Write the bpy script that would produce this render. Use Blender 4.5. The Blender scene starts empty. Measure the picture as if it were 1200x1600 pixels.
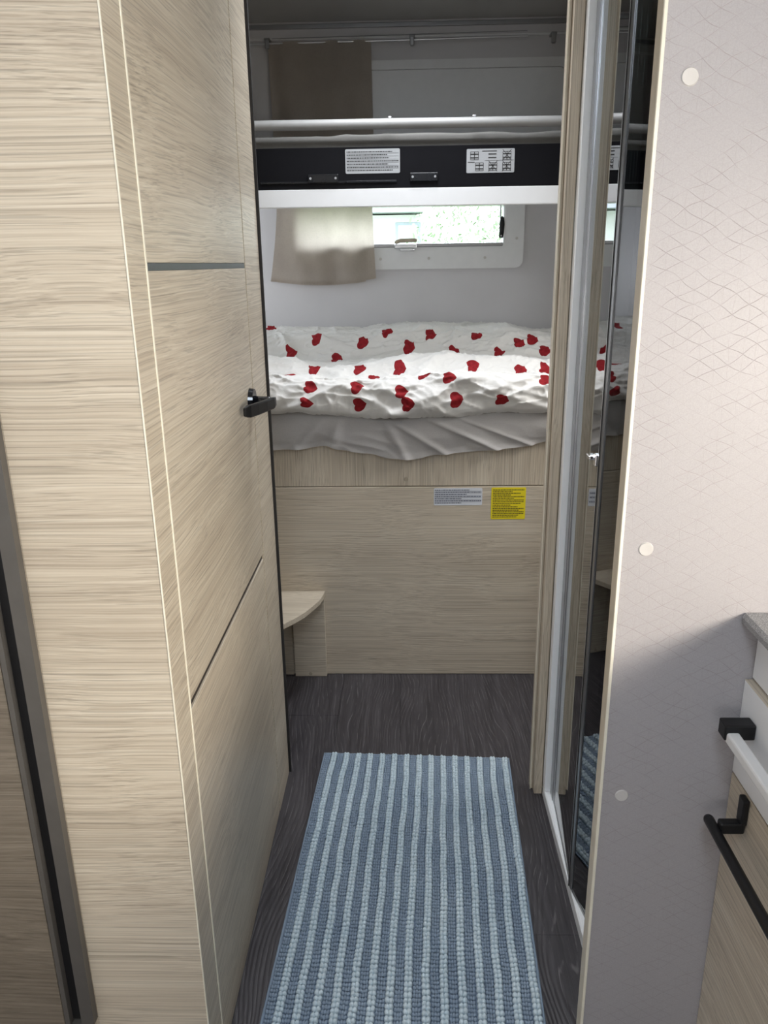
import bpy, bmesh, math, random
from mathutils import Vector, Matrix, noise
C = bpy.context.scene.collection
random.seed(7)
R = math.radians
# ------------------------------------------------------------------ camera
sc = bpy.context.scene
cam = bpy.data.cameras.new('camera'); camo = bpy.data.objects.new('camera', cam); C.objects.link(camo)
cam.lens = 1223.0/1600*36; cam.sensor_width = 36; cam.clip_start = 0.02; cam.clip_end = 200
def cam_basis():                                    # from the two vanishing points of the room (depth and vertical)
    d = Vector((32, -388, 1223)).normalized(); g = Vector((55, 3860, 1223)); g -= d*g.dot(d); g.normalize(); r = g.cross(d)
    return Matrix(((r.x, -r.y, -r.z), (d.x, -d.y, -d.z), (-g.x, g.y, g.z)))
camo.matrix_world = Matrix.Translation((0, 0, 1.32)) @ cam_basis().to_4x4()
sc.camera = camo
# ------------------------------------------------------------------ world, lamps, exposure
W = bpy.data.worlds.new('world'); sc.world = W; W.use_nodes = True
bg = W.node_tree.nodes['Background']; bg.inputs[0].default_value = (0.86, 0.93, 1.0, 1); bg.inputs[1].default_value = 5.5
sc.view_settings.view_transform = 'Standard'; sc.view_settings.look = 'None'
sc.view_settings.exposure = 0.0; sc.view_settings.gamma = 1; sc.view_settings.use_curve_mapping = False
def area(name, loc, aim, sx, sy, power, col, spread=180):
    l = bpy.data.lights.new(name, 'AREA'); l.shape = 'RECTANGLE'; l.size = sx; l.size_y = sy; l.energy = power; l.color = col; l.spread = R(spread)
    o = bpy.data.objects.new(name, l); C.objects.link(o); o.location = loc
    o.rotation_euler = (Vector(aim)-Vector(loc)).to_track_quat('-Z', 'Y').to_euler(); return o
area('kitchen_window_daylight', (1.13, 0.05, 1.17), (-0.25, 0.85, 0.45), 0.85, 0.24, 14.5, (1.0, 0.88, 0.72), 130)
area('rooflight_daylight', (-0.05, -0.25, 2.2), (-0.55, 0.6, 0.9), 0.45, 0.45, 13, (0.76, 0.87, 1.0))
area('added_rear_fill', (-0.35, -1.85, 1.0), (-0.35, 1.0, 0.55), 0.9, 0.35, 4, (1.0, 0.90, 0.78))  # unseen soft fill added behind the camera, not a known cab window
area('added_low_warm_fill', (1.13, -1.5, 0.80), (-0.45, 0.95, 0.45), 0.5, 1.1, 20, (1.0, 0.84, 0.62))  # warm fill added out of view to brighten the lower left panel
area('bedroom_window_sky', (0.0, 4.2, 2.35), (0.0, 3.12, 1.45), 1.6, 0.8, 28, (0.86, 0.94, 1.0))
area('bedroom_left_window_daylight', (-1.14, 2.75, 1.30), (0.2, 2.7, 1.1), 0.5, 0.24, 1.5, (0.92, 0.95, 1.0))
area('added_bed_front_fill', (1.05, 2.08, 1.30), (-0.2, 2.35, 0.45), 0.35, 0.24, 4, (0.98, 0.97, 0.95), 120)  # fill added to light the bed front; the wall has no window here
area('bedroom_rooflight_daylight', (0.0, 2.05, 2.17), (0.0, 2.15, 0), 0.36, 0.36, 6.0, (0.94, 0.96, 1.0), 125)
area('added_shower_fill', (0.75, 1.4, 2.11), (0.75, 1.4, 0), 0.25, 0.25, 5, (0.90, 0.97, 1.0))  # fill added inside the shower to lift the glass; no rooflight above

# ------------------------------------------------------------------ node helpers
class NT:
    def __init__(s, name):
        s.m = bpy.data.materials.new(name); s.m.use_nodes = True; s.t = s.m.node_tree; s.b = s.t.nodes['Principled BSDF']; s.out = s.t.nodes['Material Output']
    def n(s, typ, **k):
        x = s.t.nodes.new(typ)
        for a, v in k.items(): setattr(x, a, v)
        return x
    def l(s, a, b): s.t.links.new(a, b)
    def sock(s, i, v):
        if hasattr(v, 'is_output'): s.l(v, i)
        else: i.default_value = v
    def math(s, op, a, b=0.0, c=None):
        x = s.n('ShaderNodeMath', operation=op); s.sock(x.inputs[0], a); s.sock(x.inputs[1], b)
        if c is not None: s.sock(x.inputs[2], c)
        return x.outputs[0]
    def coord(s, scale=(1, 1, 1), kind='Object'):
        tc = s.n('ShaderNodeTexCoord'); mp = s.n('ShaderNodeMapping'); mp.inputs['Scale'].default_value = scale
        s.l(tc.outputs[kind], mp.inputs['Vector']); return mp.outputs[0]
    def noise(s, v, scale=1.0, detail=3, rough=.5, dist=0.0):
        x = s.n('ShaderNodeTexNoise'); s.l(v, x.inputs['Vector']); x.inputs['Scale'].default_value = scale; x.inputs['Detail'].default_value = detail
        x.inputs['Roughness'].default_value = rough; x.inputs['Distortion'].default_value = dist; return x.outputs[0]
    def ramp(s, v, stops):
        x = s.n('ShaderNodeValToRGB'); e = x.color_ramp.elements
        while len(e) < len(stops): e.new(.5)
        for i, (p, c) in enumerate(stops): e[i].position = p; e[i].color = (*c, 1) if len(c) == 3 else c
        s.l(v, x.inputs[0]); return x.outputs[0]
    def mix(s, f, a, b, blend='MIX'):
        x = s.n('ShaderNodeMix', data_type='RGBA', blend_type=blend); s.sock(x.inputs[0], f)
        for i, v in ((6, a), (7, b)):
            if hasattr(v, 'is_output'): s.l(v, x.inputs[i])
            else: x.inputs[i].default_value = (*v, 1)
        return x.outputs[2]
    def bump(s, h, dist=.001, strength=1.0):
        x = s.n('ShaderNodeBump'); x.inputs['Distance'].default_value = dist; x.inputs['Strength'].default_value = strength
        s.l(h, x.inputs['Height']); s.l(x.outputs[0], s.b.inputs['Normal']); return x
    def set(s, **k):
        for a, v in k.items(): s.sock(s.b.inputs[a], v)
MATS = {}
def simple(name, col, rough=.5, metal=0.0, spec=.5, mottled=0.06, scale=30):
    if name in MATS: return MATS[name]
    t = NT(name); v = t.coord()
    nz = t.noise(v, scale, 4)
    lo = tuple(c*(1-mottled) for c in col); hi = tuple(min(1, c*(1+mottled)) for c in col)
    t.l(t.ramp(nz, [(.3, lo), (.7, hi)]), t.b.inputs['Base Color'])
    t.b.inputs['Roughness'].default_value = rough; t.b.inputs['Metallic'].default_value = metal; t.b.inputs['Specular IOR Level'].default_value = spec
    t.b.inputs['Diffuse Roughness'].default_value = 0
    MATS[name] = t.m; return t.m
def wood(name, axis, dark, mid, light, rough=.42, grain=1.0):
    t = NT(name)
    def sc_(al, ac): return tuple(al if a == axis else ac for a in 'xyz')
    # grain coordinates bend gently: the distance across the grain is shifted by slow noise
    tc = t.n('ShaderNodeTexCoord'); w1 = t.noise(t.coord(sc_(1.3, 3.5)), 1, 2, .5); w2 = t.noise(t.coord(sc_(4, 12)), 1, 1, .5)
    sh = t.math('ADD', t.math('MULTIPLY', w1, .055), t.math('MULTIPLY', w2, .007))
    cmb = t.n('ShaderNodeCombineXYZ')
    for a in range(3):
        if 'xyz'[a] != axis: t.l(sh, cmb.inputs[a])
    add = t.n('ShaderNodeVectorMath', operation='ADD'); t.l(tc.outputs['Object'], add.inputs[0]); t.l(cmb.outputs[0], add.inputs[1])
    def gc(al, ac):
        mp = t.n('ShaderNodeMapping'); mp.inputs['Scale'].default_value = sc_(al, ac); t.l(add.outputs[0], mp.inputs['Vector']); return mp.outputs[0]
    fine = t.noise(gc(1.3, 420*grain), 1, 3, .65)
    streak = t.noise(gc(.7, 165*grain), 1, 4, .7, .1)
    broad = t.noise(gc(.8, 16), 1, 3, .6, .4)
    h = t.math('ADD', t.math('MULTIPLY', streak, .36), t.math('ADD', t.math('MULTIPLY', broad, .24), t.math('MULTIPLY', fine, .40)))
    base = t.ramp(h, [(.38, dark), (.50, mid), (.61, light)])
    wv = t.n('ShaderNodeTexWave', wave_type='BANDS', bands_direction={'x': 'Z', 'y': 'Z', 'z': 'X'}[axis])
    t.l(gc(0, 1), wv.inputs['Vector']); wv.inputs['Scale'].default_value = 38; wv.inputs['Distortion'].default_value = .8; wv.inputs['Detail'].default_value = 2; wv.inputs['Detail Scale'].default_value = 1.5
    ln = t.ramp(wv.outputs[1], [(.0, (.74,)*3), (.22, (1,)*3)])
    msk = t.ramp(t.noise(gc(2.5, 9), 1, 2), [(.46, (0,)*3), (.60, (1,)*3)])
    c1 = t.mix(t.math('MULTIPLY', msk, .75), base, t.mix(1.0, base, ln, 'MULTIPLY'))
    pores = t.ramp(t.noise(gc(1.8, 520*grain), 1, 2), [(.36, (.70,)*3), (.45, (1,)*3)])
    col = t.mix(.8, c1, t.mix(1.0, c1, pores, 'MULTIPLY'))
    kn = t.n('ShaderNodeTexVoronoi'); t.l(t.coord(sc_(1.6, 7.0)), kn.inputs['Vector']); kn.inputs['Scale'].default_value = 1.0
    kn.inputs['Randomness'].default_value = 1
    col = t.mix(t.ramp(kn.outputs[0], [(.015, (.55,)*3), (.05, (0,)*3)]), col, tuple(c*.55 for c in dark))
    t.l(col, t.b.inputs['Base Color']); t.b.inputs['Roughness'].default_value = rough
    t.bump(t.math('ADD', t.math('MULTIPLY', streak, .5), t.math('ADD', fine, t.math('MULTIPLY', wv.outputs[1], .25))), .0006, .5)
    return t.m
OAK = dict(dark=(.43, .365, .285), mid=(.555, .485, .385), light=(.65, .585, .48))
M = {}
for a in 'xyz': M['oak_'+a] = wood('pale_oak_'+a, a, **OAK)
M['oak_dark'] = wood('shaded_oak', 'x', (.135, .112, .086), (.172, .146, .114), (.215, .185, .147), .35)  # oak with shade put into its colour, for the tall cabinet door
M['edge'] = simple('cream_edging', (.80, .76, .64), .4)
M['sticker_grey'] = simple('grey_label_paper', (.40, .415, .43), .5, mottled=.02)
M['beige_edge'] = simple('beige_edging', (.56, .50, .40), .4)
M['anthracite'] = simple('anthracite_metal', (.115, .108, .10), .42, .3)
M['slate'] = simple('slate_inlay', (.115, .125, .128), .4, .4)
M['brown_inlay'] = simple('dark_brown_inlay', (.022, .017, .014), .5)
M['black'] = simple('black_plastic', (.010, .010, .011), .42, spec=.3)
M['black_rail'] = simple('matt_black_board', (.006, .006, .008), .55, spec=.12)
M['rail_grey'] = simple('pale_grey_rail', (.33, .33, .325), .5, .1, mottled=.02)
M['black_gloss'] = simple('glossy_black', (.012, .013, .016), .12)
M['rubber'] = simple('black_rubber', (.02, .018, .018), .7)
M['white'] = simple('white_plastic', (.80, .81, .82), .35, mottled=.01)
M['tray'] = simple('white_tray', (.90, .93, .96), .3, mottled=.01)
M['cool_white'] = simple('white_lacquer_front', (.78, .79, .80), .22, mottled=.01)
M['frame_grey'] = simple('pale_grey_plastic', (.72, .725, .73), .5, mottled=.02)
M['alu'] = simple('brushed_aluminium', (.62, .63, .65), .32, .85, mottled=.03)
M['alu_dark'] = simple('grey_aluminium', (.34, .345, .355), .3, .75, mottled=.03)
M['chrome'] = simple('chrome', (.85, .86, .88), .08, 1.0, mottled=0)
M['screw'] = simple('steel_screw', (.45, .45, .46), .35, .7)
M['sticker_white'] = simple('white_label_paper', (.66, .69, .74), .45, mottled=.02)
M['sticker_yellow'] = simple('yellow_label_paper', (.80, .66, .015), .45, mottled=.02)
M['ink'] = simple('grey_ink', (.10, .11, .16), .6)
M['ink_dark'] = simple('dark_ink', (.06, .05, .01), .6)
M['ink_black'] = simple('black_ink', (.03, .03, .03), .6)
M['dowel'] = simple('beige_cover_cap', (.40, .345, .265), .5)
M['cap'] = simple('grey_cover_cap', (.56, .54, .52), .35)
M['render'] = simple('white_render', (.8, .8, .78), .8)
M['roof'] = simple('slate_roof', (.35, .38, .42), .8)
M['shutter'] = simple('grey_shutter', (.42, .47, .52), .7)
M['grass'] = simple('lawn', (.12, .2, .06), .9, scale=3)
M['leaf'] = simple('leaf_green', (.40, .50, .34), .7, scale=4, mottled=.4)
M['bark'] = simple('bark', (.2, .16, .12), .9)
def wall_mat(name, col):
    t = NT(name); v = t.coord()
    t.l(t.ramp(t.noise(v, 6, 4), [(.3, tuple(c*.97 for c in col)), (.7, tuple(min(1, c*1.03) for c in col))]), t.b.inputs['Base Color'])
    t.b.inputs['Roughness'].default_value = .6; t.bump(t.noise(v, 500, 2), .0003, .4); return t.m
M['vinyl'] = wall_mat('pale_grey_wall_vinyl', (.57, .56, .57))
M['ceiling'] = wall_mat('off_white_ceiling', (.62, .61, .59))
def floor_mat():
    t = NT('charcoal_oak_vinyl')
    st = t.noise(t.coord((70, 3.0, 1)), 1, 5, .65, .5); br = t.noise(t.coord((9, 1.6, 1)), 1, 3, .6, .6)
    fine = t.noise(t.coord((420, 8, 1)), 1, 2, .6)
    warp = t.noise(t.coord((4, 1.3, 1)), 1, 2, .5)
    wv = t.n('ShaderNodeTexWave', wave_type='BANDS', bands_direction='X')
    add = t.n('ShaderNodeVectorMath', operation='ADD'); t.l(t.coord((1, 0, 0)), add.inputs[0]); t.l(t.math('MULTIPLY', warp, .22), add.inputs[1]); t.l(add.outputs[0], wv.inputs['Vector'])
    wv.inputs['Scale'].default_value = 30; wv.inputs['Distortion'].default_value = 1.2; wv.inputs['Detail'].default_value = 3; wv.inputs['Detail Scale'].default_value = 2
    h = t.math('ADD', t.math('MULTIPLY', st, .55), t.math('MULTIPLY', br, .45))
    base = t.ramp(h, [(.34, (.022, .019, .023)), (.5, (.043, .039, .045)), (.68, (.078, .072, .080))])
    lines = t.ramp(wv.outputs[1], [(.0, (1,)*3), (.07, (0,)*3)])
    brk = t.ramp(t.noise(t.coord((60, 14, 1)), 1, 3), [(.45, (0,)*3), (.60, (1,)*3)])
    f = t.math('MULTIPLY', t.math('MULTIPLY', lines, brk), .55)
    col = t.mix(f, base, (.21, .20, .205))
    f2 = t.ramp(fine, [(.60, (0,)*3), (.74, (.35,)*3)])
    col = t.mix(f2, col, (.20, .19, .195))
    t.l(col, t.b.inputs['Base Color']); t.b.inputs['Roughness'].default_value = .42
    t.bump(t.math('ADD', st, t.math('MULTIPLY', wv.outputs[1], .5)), .0012, .6); return t.m
M['floor'] = floor_mat()
def pattern_mat():                                        # printed triangle net on the partition
    t = NT('triangle_net_wallcovering')
    tc = t.n('ShaderNodeTexCoord'); nz = t.n('ShaderNodeTexNoise'); nz.inputs['Scale'].default_value = 28; nz.inputs['Detail'].default_value = 0
    t.l(tc.outputs['Object'], nz.inputs['Vector'])
    sub = t.n('ShaderNodeVectorMath', operation='SUBTRACT'); t.l(nz.outputs['Color'], sub.inputs[0]); sub.inputs[1].default_value = (.5, .5, .5)
    scl = t.n('ShaderNodeVectorMath', operation='SCALE'); t.l(sub.outputs[0], scl.inputs[0]); scl.inputs['Scale'].default_value = .011
    ad = t.n('ShaderNodeVectorMath', operation='ADD'); t.l(tc.outputs['Object'], ad.inputs[0]); t.l(scl.outputs[0], ad.inputs[1])
    sp = t.n('ShaderNodeSeparateXYZ'); t.l(ad.outputs[0], sp.inputs[0]); x, z = sp.outputs[0], sp.outputs[2]
    p = .0195; q = p*.866
    xt = t.math('MULTIPLY', x, .577)
    def fam(v, per, w):                                   # distance to the nearest line of a family, in metres -> 0..1 line mask
        fr = t.math('FRACT', t.math('DIVIDE', v, per)); d = t.math('MULTIPLY', t.math('SUBTRACT', .5, t.math('ABSOLUTE', t.math('SUBTRACT', fr, .5))), per)
        return t.math('SUBTRACT', 1, t.math('MINIMUM', 1, t.math('DIVIDE', d, w)))
    a = fam(t.math('ADD', z, xt), p, .00055); b = fam(t.math('SUBTRACT', z, xt), p, .00055); c = fam(x, q, .00045)
    brk = t.ramp(t.noise(t.coord(), 25, 1), [(.40, (.25,)*3), (.6, (1,)*3)])
    ab = t.math('MAXIMUM', a, b)
    line = t.math('MULTIPLY', t.math('MAXIMUM', ab, t.math('MULTIPLY', c, .35)), brk)
    base = t.ramp(t.noise(t.coord((1, 1, 1)), 700, 2), [(.3, (.352, .335, .345)), (.7, (.392, .374, .383))])
    t.l(t.mix(t.math('MULTIPLY', line, .75), base, (.24, .21, .20)), t.b.inputs['Base Color'])
    t.b.inputs['Roughness'].default_value = .42
    t.bump(t.math('ADD', t.math('MULTIPLY', line, -1), t.math('MULTIPLY', t.noise(t.coord(), 900, 1), .4)), .0003, .5); return t.m
M['pattern'] = pattern_mat()
def granite():
    t = NT('speckled_grey_laminate'); n1 = t.noise(t.coord(), 900, 3); n2 = t.noise(t.coord(), 40, 3)
    t.l(t.mix(.35, t.ramp(n1, [(.38, (.10, .10, .105)), (.5, (.24, .24, .245)), (.64, (.50, .50, .50))]), t.ramp(n2, [(.3, (.18,)*3), (.7, (.32,)*3)])), t.b.inputs['Base Color'])
    t.b.inputs['Roughness'].default_value = .4; return t.m
M['granite'] = granite()
def cloth(name, lo, hi, trans=0.0, weave=900, bump=.0002):
    t = NT(name); v = t.coord()
    c = t.ramp(t.noise(v, 7, 4), [(.3, lo), (.7, hi)])
    wx = t.noise(t.coord((weave, weave, weave*.12)), 1, 1); wz = t.noise(t.coord((weave*.12, weave*.12, weave)), 1, 1)
    wv = t.math('ADD', wx, wz)
    c = t.mix(.22, c, t.mix(1.0, c, t.ramp(wv, [(.7, (.6,)*3), (1.2, (1,)*3)]), 'MULTIPLY'))
    t.l(c, t.b.inputs['Base Color']); t.b.inputs['Roughness'].default_value = .9; t.b.inputs['Specular IOR Level'].default_value = .2
    t.bump(wv, bump, .5)
    if trans:
        tr = t.n('ShaderNodeBsdfTranslucent'); t.l(c, tr.inputs[0]); mx = t.n('ShaderNodeMixShader'); mx.inputs[0].default_value = trans
        t.l(t.b.outputs[0], mx.inputs[1]); t.l(tr.outputs[0], mx.inputs[2]); t.l(mx.outputs[0], t.out.inputs[0])
    return t.m
M['linen'] = cloth('beige_linen', (.52, .46, .40), (.60, .54, .47), .6)
M['sheet'] = cloth('grey_cotton_sheet', (.40, .385, .38), (.44, .425, .415))
M['mattress'] = cloth('grey_mattress_cloth', (.15, .147, .138), (.19, .186, .176))
M['rug_light'] = cloth('pale_aqua_chenille', (.52, .63, .70), (.62, .72, .775), 0, 1500, .0006)
M['rug_dark'] = cloth('slate_blue_chenille', (.22, .285, .37), (.28, .35, .435), 0, 1500, .0006)
M['rug_back'] = cloth('blue_rug_backing', (.16, .21, .29), (.20, .26, .34))
def duvet_mat():
    t = NT('white_cotton_with_red_hearts'); at = t.n('ShaderNodeAttribute', attribute_name='heart')
    m = t.ramp(at.outputs['Fac'], [(.496, (1,)*3), (.504, (0,)*3)])
    red = t.ramp(t.noise(t.coord(), 90, 4), [(.3, (.20, .006, .010)), (.7, (.30, .014, .020))])
    wh = t.ramp(t.noise(t.coord(), 9, 4), [(.3, (.70, .69, .665)), (.7, (.75, .74, .72))])
    t.l(t.mix(m, wh, red), t.b.inputs['Base Color']); t.b.inputs['Roughness'].default_value = .8; t.b.inputs['Specular IOR Level'].default_value = .25
    t.bump(t.noise(t.coord((1, 1.6, 1.6)), 28, 5, .6, .8), .004, .45); return t.m
M['duvet'] = duvet_mat()
def glass_mat(name, tint, rough=.015, ior=1.5, gloss_boost=0.0):
    t = NT(name); g = t.n('ShaderNodeBsdfGlossy'); g.inputs['Roughness'].default_value = rough; g.inputs[0].default_value = (1, 1, 1, 1)
    tr = t.n('ShaderNodeBsdfTransparent'); tr.inputs[0].default_value = (*tint, 1)
    fr = t.n('ShaderNodeFresnel'); fr.inputs[0].default_value = ior
    mx = t.n('ShaderNodeMixShader'); t.l(t.math('MINIMUM', 1, t.math('ADD', fr.outputs[0], gloss_boost)), mx.inputs[0]); t.l(tr.outputs[0], mx.inputs[1]); t.l(g.outputs[0], mx.inputs[2])
    t.l(mx.outputs[0], t.out.inputs[0]); return t.m
M['smoked'] = glass_mat('smoked_shower_glass', (.40, .45, .44), .012, 1.6, .10)
M['pane'] = glass_mat('window_acrylic', (.97, .98, .98), .02, 1.2)

# ------------------------------------------------------------------ mesh helpers (all coordinates in world metres)
ORG = {}
def bx(bm, x0, x1, y0, y1, z0, z1, bev=0.0, seg=2):
    t = bmesh.new(); bmesh.ops.create_cube(t, size=1)
    for v in t.verts: v.co = Vector(((x0+x1)/2+v.co.x*(x1-x0), (y0+y1)/2+v.co.y*(y1-y0), (z0+z1)/2+v.co.z*(z1-z0)))
    if bev: bmesh.ops.bevel(t, geom=t.edges[:], offset=bev, segments=seg, profile=.5, affect='EDGES')
    merge(bm, t); return bm
def merge(bm, t):
    me = bpy.data.meshes.new('tmp'); t.to_mesh(me); t.free(); bm.from_mesh(me); bpy.data.meshes.remove(me)
def box(*a, bev=0.0, seg=2): return bx(bmesh.new(), *a, bev=bev, seg=seg)
def tube(bm, pts, r, n=12, cap=True):
    pts = [Vector(p) for p in pts]; rings = []
    for i, p in enumerate(pts):
        d = (pts[min(i+1, len(pts)-1)]-pts[max(i-1, 0)]).normalized()
        u = d.cross(Vector((0, 0, 1)) if abs(d.z) < .9 else Vector((1, 0, 0))).normalized(); w = d.cross(u)
        rr = r[i] if isinstance(r, (list, tuple)) else r
        rings.append([bm.verts.new(p+u*math.cos(2*math.pi*k/n)*rr+w*math.sin(2*math.pi*k/n)*rr) for k in range(n)])
    for a, b in zip(rings, rings[1:]):
        for k in range(n): bm.faces.new((a[k], a[(k+1) % n], b[(k+1) % n], b[k]))
    if cap: bm.faces.new(rings[0]); bm.faces.new(rings[-1][::-1])
    bmesh.ops.recalc_face_normals(bm, faces=bm.faces); return bm
def prism(bm, poly, axis, a, b, bev=0.0):
    """poly: 2-D outline, extruded along axis from a to b"""
    def P(u, v, w): return {'x': (w, u, v), 'y': (u, w, v), 'z': (u, v, w)}[axis]
    t = bmesh.new(); A = [t.verts.new(P(u, v, a)) for u, v in poly]; B = [t.verts.new(P(u, v, b)) for u, v in poly]; n = len(poly)
    t.faces.new(A); t.faces.new(B[::-1])
    for i in range(n): t.faces.new((A[i], B[i], B[(i+1) % n], A[(i+1) % n]))
    bmesh.ops.recalc_face_normals(t, faces=t.faces)
    if bev:
        bmesh.ops.bevel(t, geom=t.edges[:], offset=bev, segments=2, profile=.5, affect='EDGES')
    merge(bm, t); return bm
def rrect(x0, x1, z0, z1, r, n=6):
    P = []
    for cx, cz, a0 in ((x1-r, z1-r, 0), (x0+r, z1-r, 90), (x0+r, z0+r, 180), (x1-r, z0+r, 270)):
        for k in range(n+1): a = R(a0+90*k/n); P.append((cx+r*math.cos(a), cz+r*math.sin(a)))
    return P
def ring(outer, inner, axis, a, b):
    """frame: two outlines with the same vertex count"""
    def P(u, v, w): return {'x': (w, u, v), 'y': (u, w, v), 'z': (u, v, w)}[axis]
    bm = bmesh.new(); n = len(outer); L = [[bm.verts.new(P(u, v, w)) for u, v in pl] for pl in (outer, inner) for w in (a, b)]
    oa, ob, ia, ib = L
    for i in range(n):
        j = (i+1) % n
        bm.faces.new((oa[i], oa[j], ob[j], ob[i])); bm.faces.new((ia[i], ib[i], ib[j], ia[j]))
        bm.faces.new((oa[i], ia[i], ia[j], oa[j])); bm.faces.new((ob[i], ob[j], ib[j], ib[i]))
    bmesh.ops.recalc_face_normals(bm, faces=bm.faces); return bm
def obj(name, bm, mat, parent=None, smooth=False, **props):
    me = bpy.data.meshes.new(name); bm.to_mesh(me); bm.free()
    if parent is None:
        xs = [v.co for v in me.vertices]; lo = Vector([min(v[i] for v in xs) for i in range(3)]); hi = Vector([max(v[i] for v in xs) for i in range(3)])
        org = Vector(((lo.x+hi.x)/2, (lo.y+hi.y)/2, lo.z))
    else: org = ORG[parent.name]
    me.transform(Matrix.Translation(-org)); me.materials.append(mat)
    if smooth:
        for p in me.polygons: p.use_smooth = True
    o = bpy.data.objects.new(name, me); C.objects.link(o); ORG[o.name] = org
    if parent is None: o.location = org
    else: o.parent = parent
    for k, v in props.items(): o[k] = v
    return o
def thing(name, label, cat, loc, group=None):
    o = bpy.data.objects.new(name, None); C.objects.link(o); o.location = loc; o.empty_display_size = .05; ORG[o.name] = Vector(loc)
    o['label'] = label; o['category'] = cat
    if group: o['group'] = group
    return o
def tag(o, label, cat, group=None):
    o['label'] = label; o['category'] = cat
    if group: o['group'] = group
    return o
def struct(name, bm, mat, label=None, parent=None):
    o = obj(name, bm, mat, parent)
    if parent is None:
        o['kind'] = 'structure'; o['label'] = label or name.replace('_', ' '); o['category'] = name.split('_')[0]
    return o

# ================================================================== ROOM SHELL
YB, ZC = 3.12, 2.13
XL, XR = -1.08, 1.08
fl = struct('floor', box(XL, XR, -1.9, YB, -.05, -.0045), M['rubber'], 'floor of dark charcoal wood planks running down the corridor')
edges = [XL, -.97, -.78, -.59, -.40, -.21, -.02, .17, .36, .55, .74, .93, XR]
for i, (a, b) in enumerate(zip(edges, edges[1:])):
    cuts = {7: [-1.9, .1, 1.28, 2.5, YB], 4: [-1.9, -.3, .9, 2.1, YB]}.get(i, [-1.9, -1.2+.37*(i % 3), .02+.37*(i % 3), 1.24+.37*(i % 3), 2.46+.2*(i % 3), YB])
    if i in (3, 5): cuts = [-1.9, -.7, .5, 1.7, YB]
    for c, d in zip(cuts, cuts[1:]):
        p = obj('floor_plank', box(a+.0003, b-.0003, c+.0003, d-.0003, -.0045, 0, bev=.0004, seg=1), M['floor'], fl)
bm = bmesh.new()
for a in ((XL, -.28, -1.9, YB), (.18, XR, -1.9, YB), (-.28, .18, -1.9, -.48), (-.28, .18, -.02, 1.86), (-.28, -.2, 1.86, 2.24), (-.28, .18, 2.24, YB)): bx(bm, *a, ZC, ZC+.05)
struct('ceiling', bm, M['ceiling'], 'off-white ceiling over the bunk room')
bm = bmesh.new(); W1 = (-.40, .378, 1.378, 1.53)
bx(bm, XL, XR, YB, YB+.03, 0, W1[2]); bx(bm, XL, XR, YB, YB+.03, W1[3], ZC); bx(bm, XL, W1[0], YB, YB+.03, W1[2], W1[3]); bx(bm, W1[1], XR, YB, YB+.03, W1[2], W1[3])
struct('wall_back', bm, M['vinyl'], 'pale grey end wall behind the two bunks')
struct('trim_1', box(XL, XR, YB-.012, YB, 2.108, 2.122, bev=.002), M['alu_dark'], 'thin darker grey rail along the top of the end wall')
struct('trim_2', box(XL, XR, YB-.006, YB, 2.074, 2.082, bev=.002), M['frame_grey'], 'second thin line below the rail on the end wall')
bm = bmesh.new(); K = (-.42, .52, 1.03, 1.38)
bx(bm, XR, XR+.03, -1.25, YB, 0, K[2]); bx(bm, XR, XR+.03, -1.25, YB, K[3], ZC); bx(bm, XR, XR+.03, -1.25, K[0], K[2], K[3]); bx(bm, XR, XR+.03, -1.9, -1.75, 0, ZC); bx(bm, XR, XR+.03, -1.75, -1.25, 0, .25); bx(bm, XR, XR+.03, -1.75, -1.25, 1.35, ZC); bx(bm, XR, XR+.03, K[1], YB, K[2], K[3])
struct('wall_outer_right', bm, M['vinyl'], 'pale grey outer wall on the kitchen side')
bm = bmesh.new(); bx(bm, XL-.03, XL, -1.9, YB, 0, 1.17); bx(bm, XL-.03, XL, -1.9, YB, 1.43, ZC); bx(bm, XL-.03, XL, -1.9, 2.48, 1.17, 1.43); bx(bm, XL-.03, XL, 3.02, YB, 1.17, 1.43)
struct('wall_outer_left', bm, M['vinyl'], 'pale grey outer wall on the left side')
bm = bmesh.new(); bx(bm, XL, XR, -1.93, -1.9, 0, .85); bx(bm, XL, XR, -1.93, -1.9, 1.15, ZC); bx(bm, XL, -.8, -1.93, -1.9, .85, 1.15); bx(bm, .1, XR, -1.93, -1.9, .85, 1.15)
struct('wall_front', bm, M['vinyl'], 'pale wall behind the camera towards the cab')

# ---- left partition with the room door
wl = struct('wall_left', box(XL, -.334, .962, 1.818, 0, ZC), M['oak_y'], 'pale oak partition wall on the left of the corridor')
obj('front_panel', box(-.5, -.3235, .945, .9615, 0, ZC, bev=.0008), M['oak_x'], wl)
obj('front_panel', box(XL, -.5005, .945, .9615, 0, ZC, bev=.0008), M['oak_x'], wl)
obj('edge_strip', box(-.3234, -.3215, .944, .9475, 0, ZC, bev=.0006), M['edge'], wl, label='cream edging on the corner')
obj('corner_board', box(-.334, -.3225, .948, 1.0145, 0, ZC, bev=.0006), M['oak_y'], wl)
obj('edge_strip', box(-.334, -.3213, .0145+1.0, 1.019, 0, ZC, bev=.0006), M['edge'], wl, label='cream edging beside the door')
obj('jamb', box(-.334, -.3225, 1.657, 1.817, 0, ZC, bev=.001), M['oak_y'], wl)
obj('door_seal', box(-.334, -.3165, 1.8185, 1.825, 0, ZC, bev=.0006), M['rubber'], wl, label='black rubber seal strip')
dr = struct('door_1', box(-.3335, -.328, 1.0195, 1.6565, .004, ZC-.01), M['oak_y'], 'pale oak door with a slate strip, a dark strip and a black lever')
for z0, z1 in ((.004, .688), (.7015, 1.3155), (1.3255, ZC-.01)):
    obj('door_panel', box(-.328, -.3225, 1.020, 1.6490, z0, z1, bev=.0008), M['oak_y'], dr)
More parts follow.
